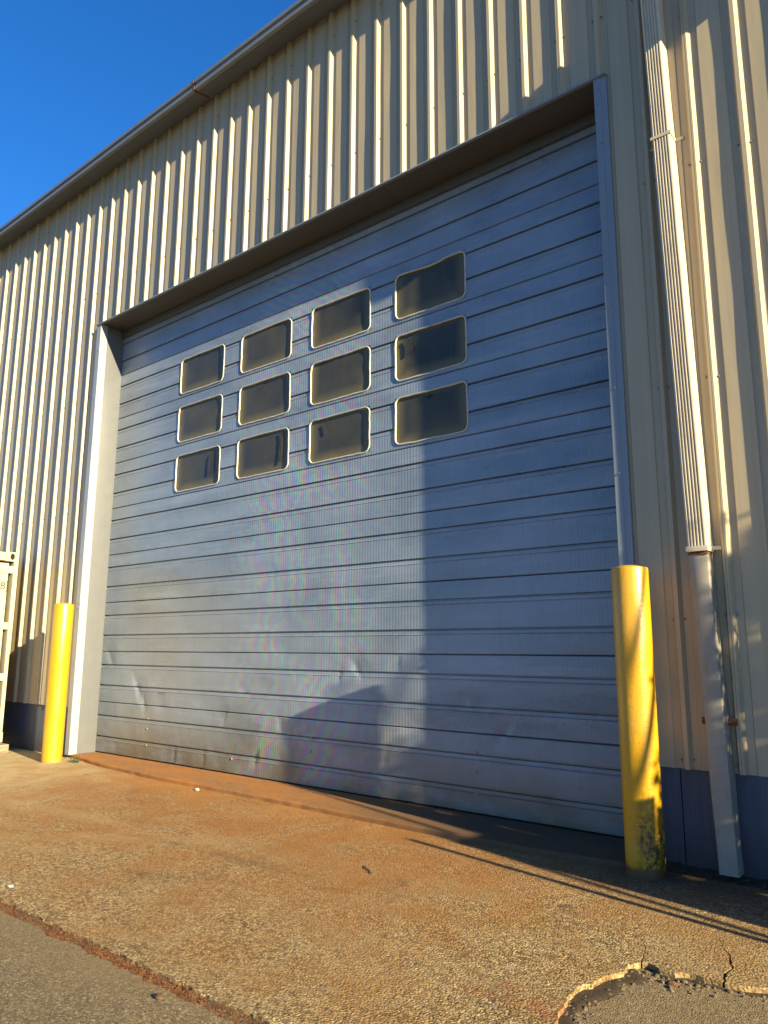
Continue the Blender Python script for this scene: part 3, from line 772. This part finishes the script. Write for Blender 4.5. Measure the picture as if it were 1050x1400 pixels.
# windows
def rrect(a, b, c, d, r, n=5, warp=None):
    pts = []
    for cx, cz, a0 in ((b - r, d - r, 0), (a + r, d - r, 90), (a + r, c + r, 180), (b - r, c + r, 270)):
        for i in range(n + 1):
            t = math.radians(a0 + 90 * i / n); pts.append((cx + math.cos(t) * r, cz + math.sin(t) * r))
    # densify straight runs
    out = []
    for i, (x, z) in enumerate(pts):
        x2, z2 = pts[(i + 1) % len(pts)]; L = math.hypot(x2 - x, z2 - z); m = max(1, int(L / .035))
        for q in range(m): out.append((x + (x2 - x) * q / m, z + (z2 - z) * q / m))
    if warp: out = [warp(x, z) for x, z in out]
    return out
lab = {}
rown = ('bottom', 'middle', 'top'); coln = ('leftmost', 'second', 'third', 'rightmost')
for ci, (a, b) in enumerate(WX):
    for ri, k in enumerate((5, 6, 7)):
        zb, zt = wz(k); cx, cz = (a + b) / 2, (zb + zt) / 2
        W = link('window', None, DR, None, None); W.location = Vector((cx, RY, cz)) - DOFF; W.empty_display_size = .1
        sag = (ci == 3 and ri == 2)
        def warp(x, z, sag=sag, seed=ci * 7 + ri):
            x2 = x + .004 * N(x * 6, z * 6, seed); z2 = z + .005 * N(x * 6, z * 6, seed + 40)
            if z > zt - .1 and sag:
                z2 -= .020 * math.exp(-((x - (a + .36)) / .19) ** 2) - .004
            if x < a + .03: x2 += .006 * N(z * 22, seed)
            return x2, z2
        ring = rrect(a + .004, b - .004, zb + .002, zt - .002, .055, 5, warp)
        bm = bmesh.new(); n = len(ring)
        cs = [(-.009, -.0015), (-.007, -.008), (-.001, -.010), (.004, -.007), (.006, .004)]   # outward offset, y
        rows = []
        for i, (x, z) in enumerate(ring):
            px_, pz_ = ring[i - 1]; nx_, nz_ = ring[(i + 1) % n]
            tx, tz = nx_ - px_, nz_ - pz_; L = math.hypot(tx, tz); ox, oz = tz / L, -tx / L
            wv = .0025 * N(x * 15, z * 15, 3)
            rows.append([bm.verts.new((x + ox * (-c0 + wv) - cx, c1 + wv * .5, z + oz * (-c0 + wv) - cz)) for c0, c1 in cs])
        for i in range(n):
            r0, r1 = rows[i], rows[(i + 1) % n]
            for q in range(len(cs) - 1): bm.faces.new((r0[q], r0[q + 1], r1[q + 1], r1[q]))
        link('gasket', finish(bm, 'gasket', M['gasket'], 50), W)
        # corner filler plate round the rounded gasket (door skin)
        bm = bmesh.new()
        outer = [(a - .004, zb - .004), (b + .004, zb - .004), (b + .004, zt + .004), (a - .004, zt + .004)]
        for i, (x, z) in enumerate(ring):
            x2, z2 = ring[(i + 1) % n]
            def proj(x, z):
                u, v = (x - cx) / ((b - a) / 2 + .006), (z - cz) / ((zt - zb) / 2 + .006); m = max(abs(u), abs(v)); return cx + u / m * ((b - a) / 2 + .006), cz + v / m * ((zt - zb) / 2 + .006)
            q1, q2 = proj(x, z), proj(x2, z2)
            bm.faces.new([bm.verts.new(p) for p in ((x - cx, .003, z - cz), (x2 - cx, .003, z2 - cz), (q2[0] - cx, .003, q2[1] - cz), (q1[0] - cx, .003, q1[1] - cz))])
        bmesh.ops.remove_doubles(bm, verts=bm.verts[:], dist=.0004)
        link('mounting_plate', finish(bm, 'mounting_plate', M['door']), W)
        # pane: slightly bulged plastic sheet
        bm = bmesh.new(); gx, gz = 26, 15; gv = []
        for j in range(gz + 1):
            row = []
            for i in range(gx + 1):
                u, v = i / gx, j / gz; x = a + .004 + (b - a - .008) * u; z = zb + .004 + (zt - zb - .008) * v
                bul = .008 * math.sin(math.pi * u) * math.sin(math.pi * v) * (1 if (ci + ri) % 2 else -.7) + .004 * N(u * 3, v * 3, ci * 5 + ri)
                if ci == 3 and ri == 2: bul += .02 * math.exp(-((u - .83) / .10) ** 2 - ((v - .42) / .25) ** 2)
                row.append(bm.verts.new((x - cx, .010 - bul, z - cz)))
            gv.append(row)
        for j in range(gz):
            for i in range(gx): bm.faces.new((gv[j][i], gv[j][i + 1], gv[j + 1][i + 1], gv[j + 1][i]))
        link('pane', finish(bm, 'pane', M['pane'], 60), W)
        # loose gasket strips / cracks seen on some panes
        def strip(pts, r=.004):
            bm = bmesh.new(); tube(bm, [(x, -.008, z) for x, z in pts], r, 6)
            link('loose_seal', finish(bm, 'loose_seal', M['black'], 60), W)
        hw, hh = (b - a) / 2, (zt - zb) / 2
        if (ci, ri) == (3, 1): strip([(-.24, .17), (-.215, .13), (-.20, .08), (-.195, .03)], .006)
        if (ci, ri) == (0, 0): strip([(hw - .13, hh - .06), (hw - .135, 0), (hw - .15, -.08)], .005)
        if (ci, ri) == (1, 0): strip([(hw - .10, hh - .03), (hw - .105, 0), (hw - .11, -.13)], .006)
        if (ci, ri) == (2, 0): strip([(-.16, .17), (-.14, .12), (-.12, .07)], .005)
        if (ci, ri) == (3, 0): strip([(.02, .175), (-.02, .15)], .005)
        if (ci, ri) == (1, 1): strip([(.05, .185), (.01, .17)], .005)

# ------------------------------------------------------------------ bollards
def bollard(x, y, h, r, mat, label, scrib=False, lean=(0, 0)):
    t = thing('bollard', label, 'bollard', (x, y, GZ), 'yellow steel bollards beside the door')
    bm = bmesh.new(); prof = [(r * 1.0, -.02), (r, .3), (r, .8), (r, 1.2), (r, h - .012), (r - .003, h - .003), (r - .012, h), (r - .014, h - .008)]
    seg = 48; rows = []
    for rr, z in prof: rows.append([bm.verts.new((rr * math.cos(2 * math.pi * i / seg), rr * math.sin(2 * math.pi * i / seg), z)) for i in range(seg)])
    for A, Bq in zip(rows, rows[1:]):
        for i in range(seg): bm.faces.new((A[i], A[(i + 1) % seg], Bq[(i + 1) % seg], Bq[i]))
    link('steel_pipe', finish(bm, 'steel_pipe', mat, 40), t)
    bm = bmesh.new(); rows = []
    for q in range(6):
        rr = (r - .0145) * math.cos(q * math.pi / 12); z = h - .008 + .02 * math.sin(q * math.pi / 12) * 1.2
        rows.append([bm.verts.new((rr * math.cos(2 * math.pi * i / 32), rr * math.sin(2 * math.pi * i / 32), z)) for i in range(32)])
    for A, Bq in zip(rows, rows[1:]):
        for i in range(32): bm.faces.new((A[i], A[(i + 1) % 32], Bq[(i + 1) % 32], Bq[i]))
    bm.faces.new(rows[-1])
    link('concrete_cap', finish(bm, 'concrete_cap', mat, 60), t)
    if scrib:
        bm = bmesh.new(); rs = random.Random(5); ang0 = math.atan2(-4.748 - y, -x) + .12
        for q in range(9):
            a0 = ang0 + rs.uniform(-.06, .10); z0 = 1.17 - q * .032
            pts = [((r + .0012) * math.cos(a0 + i * .03 * rs.choice((-1, 1))), (r + .0012) * math.sin(a0 + i * .03 * rs.choice((-1, 1))), z0 - i * .012) for i in range(4)]
            tube(bm, [Vector(p) for p in pts], .0024, 5)
        link('marker_scribble', finish(bm, 'marker_scribble', M['marker']), t, 'stuff')
    t.rotation_euler = (lean[0], lean[1], 0)
    return t
bollard(-1.720, -.262, 1.755, .1095, M['bol_r'], 'taller looking yellow bollard by the downspout, dark moss at its foot', False, (0, 0))
bollard(-8.455, -.295, 1.765, .1095, M['bol_l'], 'smaller looking yellow bollard by the container, black scribble on its side', True, (0, .004))

# ------------------------------------------------------------------ shipping container (door end towards the camera)
K = thing('shipping_container', 'cream shipping container standing on timber, cut by the left edge', 'container', (-9.79, -.25, .07))
KX, KY, KZ0, KZ1 = -9.79, -.25, .07, 2.44
def kp(name, me, label=None, kind=None):
    o = link(name, me, K, kind, label); o.location = -Vector(K.location); return o
WID = 2.44
# corner castings with oval holes
def casting(y0, y1, z0, z1):
    bm = bmesh.new(); x = KX
    cy, cz = (y0 + y1) / 2, (z0 + z1) / 2; n = 24
    inner = []; outer = []; deep = []
    for i in range(n):
        t = 2 * math.pi * i / n; c, s = math.cos(t), math.sin(t)
        inner.append(bm.verts.new((x, cy + .030 * c, cz + .042 * s))); deep.append(bm.verts.new((x - .05, cy + .030 * c, cz + .042 * s)))
        m = max(abs(c), abs(s)); outer.append(bm.verts.new((x, cy + c / m * (y1 - y0) / 2, cz + s / m * (z1 - z0) / 2)))
    back = [bm.verts.new((x - .178, v.co.y, v.co.z)) for v in outer]
    for i in range(n):
        j = (i + 1) % n
        bm.faces.new((inner[i], inner[j], outer[j], outer[i])); bm.faces.new((inner[i], deep[i], deep[j], inner[j])); bm.faces.new((outer[i], outer[j], back[j], back[i]))
    bm.faces.new(back)
    f = bm.faces.new(deep)
    return finish(bm, 'corner_casting', M['cream'], 25)
for y0 in (KY - .162, KY - WID):
    for z0, z1 in ((KZ1 - .118, KZ1), (KZ0, KZ0 + .118)):
        kp('corner_casting', casting(y0, y0 + .162, z0, z1))
        kp('hole_shade_block', boxme('hole_shade_block', M['dark'], KX - .05, KX - .012, y0 + .045, y0 + .117, (z0 + z1) / 2 - .05, (z0 + z1) / 2 + .05, 0))  # dark block stands in for the shade inside the hole
for y1 in (KY - .004, KY - WID + .048): kp('corner_post', boxme('corner_post', M['cream'], KX - .16, KX - .012, y1 - .044, y1, KZ0 + .119, KZ1 - .119, .004))
kp('top_rail', boxme('top_rail', M['cream'], KX - .12, KX - .012, KY - WID + .164, KY - .164, KZ1 - .112, KZ1 - .006, .004))
kp('sill_rail', boxme('sill_rail', M['cream'], KX - .12, KX - .012, KY - WID + .164, KY - .164, KZ0 + .01, KZ0 + .11, .004))
kp('inner_recess', boxme('inner_recess', M['dark'], KX - .16, KX - .13, KY - WID + .05, KY - .05, KZ0 + .1, KZ1 - .1, 0))
for y0, y1 in ((KY - 1.215, KY - .098), (KY - WID + .098, KY - 1.225)):
    bm = bmesh.new(); box(bm, KX - .10, KX - .055, y0, y1, KZ0 + .122, KZ1 - .142)
    box(bm, KX - .055, KX - .047, y0 + .0, y1 - .0, KZ1 - .26, KZ1 - .142); box(bm, KX - .055, KX - .047, y0, y1, KZ0 + .122, KZ0 + .22)
    for s in (0, 1):
        yy = y0 if s == 0 else y1 - .1; box(bm, KX - .0555, KX - .0475, yy, yy + .1, KZ0 + .225, KZ1 - .265)
    kp('cargo_door', finish(bm, 'cargo_door', M['cream'], 25))
    kp('door_gasket', boxme('door_gasket', M['black'], KX - .125, KX - .11, y0 - .02, y1 + .02, KZ0 + .112, KZ1 - .122, 0))
    for f in (.30, .72):
        bm = bmesh.new(); yy = y0 + (y1 - y0) * f; tube(bm, [(KX - .02, yy, KZ0 + .02), (KX - .02, yy, KZ1 - .03)], .017, 10); kp('lock_rod', finish(bm, 'lock_rod', M['grey'], 50))
for yh in (KY, KY - WID):
    for zz in (2.215, 1.50, .86, .26):
        bm = bmesh.new(); s = -1 if yh == KY else 1
        ya, yb = sorted((yh + s * .02, yh + s * .20)); box(bm, KX - .054 + .007, KX - .028, ya, yb, zz - .045, zz + .045); kp('hinge', finish(bm, 'hinge', M['cream'], 25, .004))
for yy in (KY - .004, KY - WID + .004):     # corrugated side walls
    bm = bmesh.new(); pr = None
    for i in range(64):
        x = KX - .16 - i * .035; off = (0, 0, .03, .03)[i % 4]; y = yy - off if yy > KY - 1 else yy + off
        row = [bm.verts.new((x, y, KZ0 + .02)), bm.verts.new((x, y, KZ1 - .02))]
        if pr: bm.faces.new((pr[0], row[0], row[1], pr[1]))
        pr = row
    kp('side_panel', finish(bm, 'side_panel', M['cream'], 20))
kp('container_roof', boxme('container_roof', M['cream'], KX - 2.4, KX - .16, KY - WID + .01, KY - .01, KZ1 - .03, KZ1 - .012, 0))
kp('container_floor', boxme('container_floor', M['dark'], KX - 2.4, KX - .16, KY - WID + .01, KY - .01, KZ0 + .02, KZ0 + .08, 0))
# check digit 8 in its box, on the door
def text_mesh(s, size):
    cu = bpy.data.curves.new('txt', 'FONT'); cu.body = s; cu.size = size; cu.extrude = .0004; cu.align_x = 'CENTER'; cu.align_y = 'CENTER'
    o = bpy.data.objects.new('txt', cu); C.objects.link(o); bpy.context.view_layer.update()
    me = bpy.data.meshes.new_from_object(o.evaluated_get(bpy.context.evaluated_depsgraph_get())); bpy.data.objects.remove(o); bpy.data.curves.remove(cu)
    return me
me = text_mesh('8', .135); me.materials.clear(); me.materials.append(M['marker'])
o = link('printed_digit', me, K); o.rotation_euler = (math.pi / 2, 0, math.pi / 2); o.location = Vector((KX - .0455, KY - .152, 2.00)) - Vector(K.location)
bm = bmesh.new(); yc, zc = KY - .152, 2.00
for (ya, yb, za, zb) in ((yc - .052, yc - .048, zc - .075, zc + .075), (yc + .048, yc + .052, zc - .075, zc + .075), (yc - .048, yc + .048, zc + .071, zc + .075), (yc - .048, yc + .048, zc - .075, zc - .071)):
    box(bm, KX - .0465, KX - .0455, ya, yb, za, zb)
kp('digit_box', finish(bm, 'digit_box', M['marker']))
# timber under it
t = link('timber_block', boxme('timber_block', M['wood'], -.45, .22, -.55, 0, 0, .098, .006), None, None, 'grey weathered timber block under the corner of the cream container', 'timber block')
t.location = (-9.80, -.26, GZ)

# ------------------------------------------------------------------ wall floodlight above, beyond the right edge
F = thing('wall_floodlight', 'square wall floodlight on a bracket high on the ribbed wall beyond the right edge', 'floodlight', (.05, -.04, 6.05))
o = link('bracket', boxme('bracket', M['grey'], -.03, .03, -.14, .04, -.03, .03, .004), F)
o = link('lamp_housing', boxme('lamp_housing', M['grey'], -.14, .14, -.46, -.13, -.24, .22, .02), F)
o = link('lamp_lens', boxme('lamp_lens', M['lens'], -.12, .12, -.472, -.458, -.20, .18, .004), F)

# ------------------------------------------------------------------ small things on the ground
def pebble(x, y, z, s, mat, label, seed, cat='pebble', name='pebble', flat=.6):
    rr = random.Random(seed); bm = bmesh.new(); r = bmesh.ops.create_icosphere(bm, subdivisions=2, radius=s)
    for vv in r['verts']: vv.co = Vector((vv.co.x * 1.2, vv.co.y * .9, vv.co.z * flat)) * (1 + .28 * N(vv.co.x / s * 1.4, vv.co.y / s * 1.4, vv.co.z / s + seed))
    o = link(name, finish(bm, name, mat, 40), None, None, label, cat); x, y = gq(x, y); o.location = (x, y, GZ + z + s * flat * .7); return o
pebble(-5.62, -.44, 0, .022, M['chalk'], 'white stone lying below the sill near the middle of the door', 2)
pebble(-4.15, -2.73, 0, .018, M['chalk'], 'pale stone on the slab edge at the far left of the rust joint', 5, flat=.35)
pebble(-2.51, -2.95, -.024, .016, M['litter'], 'small dark pebble on the asphalt left of the rust joint', 8)
pebble(-1.115, -1.64, -.024, .02, M['rust'], 'reddish brick chip in the broken corner of the slab', 9, 'brick chip', 'brick_chip', .4)
bm = bmesh.new(); tube(bm, [(0, 0, .005), (.04, -.035, .007), (.09, -.06, .005), (.14, -.10, .006)], [.003, .004, .0035, .002], 6)
o = link('twig', finish(bm, 'twig', M['bark'], 60), None, None, 'thin dark twig lying on the rust stained slab', 'twig'); o.location = (*gq(-2.97, -1.27), GZ)
bm = bmesh.new(); rs = random.Random(4)
for i in range(26):
    a = rs.random() * 6.28; L = rs.uniform(.03, .09); c = Vector((rs.uniform(-.06, .06), rs.uniform(-.03, .03), 0))
    d = Vector((math.cos(a), math.sin(a), rs.uniform(.4, 1.4))).normalized(); sd = Vector((-math.sin(a), math.cos(a), 0)) * .009
    bm.faces.new([bm.verts.new(p) for p in (c, c + d * L * .6 + sd, c + d * L, c + d * L * .6 - sd)])
o = link('weed', finish(bm, 'weed', M['leaf']), None, None, 'tuft of green weed growing at the left end of the sill', 'weed'); o.location = (-8.2, -.17, GZ)

# ------------------------------------------------------------------ slatted bin with pipes, beyond the right edge of the frame
BIN = thing('slatted_bin', 'weathered slatted timber bin against the ribbed wall beyond the right edge', 'bin', (1.0, 0, GZ))
def bpart(name, me): return link(name, me, BIN)
for x0 in (0, 1.1):
    for i in range(9 if x0 == 0 else 8):
        z0 = .05 + i * .130 
        bpart('slat', boxme('slat', M['wood'], x0, x0 + .022, -.80, -.03, z0, z0 + .098, .003))
    for y0 in (-.06, -.44, -.80): bpart('post', boxme('post', M['wood'], x0 + .022, x0 + .10, y0, y0 + .05, 0, 1.24, .004))
bpart('side_board', boxme('side_board', M['wood'], .0, .02, -1.10, -.805, .02, 1.30, .003))
for i in range(8):
    z0 = .05 + i * .13; bpart('slat', boxme('slat', M['wood'], .11, 1.09, -.83, -.81, z0, z0 + .098, .003))
bpart('floor_board', boxme('floor_board', M['wood'], .11, 1.09, -.80, -.05, .04, .065, .003))
SHR = thing('shrub', 'tall dark green shrub growing behind the slatted bin beyond the right edge', 'shrub', (2.75, -.56, GZ))
rs = random.Random(11); bm = bmesh.new()
tube(bm, [(0, 0, -.05), (.03, .02, .9), (-.02, .05, 1.9), (.02, .02, 3.0)], [.05, .042, .03, .012], 8)
tw = []
for i in range(72):
    z = rs.uniform(.3, 3.1); a = rs.random() * 6.28; L = (.50 * (1 - ((z - 1.5) / 2.2) ** 2)) * rs.uniform(.6, 1.1)
    if L < .1: continue
    tip = Vector((math.cos(a) * L, math.sin(a) * L, z + .25 * L)); tw.append(tip)
    tube(bm, [(0, 0, z - .1), tip * .55 + Vector((0, 0, (z - .1) * .45)), tip], [.014, .009, .004], 5)
link('trunk', finish(bm, 'trunk', M['bark'], 50), SHR)
bm = bmesh.new()
for tip in tw:
    for q in range(150):
        t = rs.random() ** .6; c = Vector((tip.x * t, tip.y * t, tip.z - (1 - t) * .25)) + Vector((rs.gauss(0, .07), rs.gauss(0, .07), rs.gauss(0, .085)))
        if c.y + SHR.location.y > -.02: continue
        d = Vector((rs.gauss(0, 1), rs.gauss(0, 1), rs.gauss(0, 1))).normalized(); e = d.orthogonal().normalized(); L = rs.uniform(.03, .065)
        bm.faces.new([bm.verts.new(c + p) for p in (-d * L, e * L * .4, d * L, -e * L * .4)])
link('foliage', finish(bm, 'foliage', M['foliage']), SHR)
for y0, y1, r in ((-1.06, -.36, .030), (-.80, -.22, .034), (-1.22, -.52, .026)):
    bm = bmesh.new(); tube(bm, [(.05, y0, -.05), (.10, y0 * .6 + y1 * .4, 1.5), (.12, y0 * .25 + y1 * .75, 2.5), (.10, y1, 3.4)], [r, r * .9, r * .75, r * .5], 8)
    link('cane', finish(bm, 'cane', M['bark'], 50), SHR)
PO = thing('marker_post', 'thin grey steel marker post in front of the slatted bin', 'post', (1.0, -1.27, GZ))
bm = bmesh.new(); tube(bm, [(0, 0, 0), (0, 0, 1.38)], .022, 12); link('post_tube', finish(bm, 'post_tube', M['grey'], 50), PO)
link('foot_plate', boxme('foot_plate', M['grey'], -.07, .07, -.07, .07, 0, .01, .002), PO)
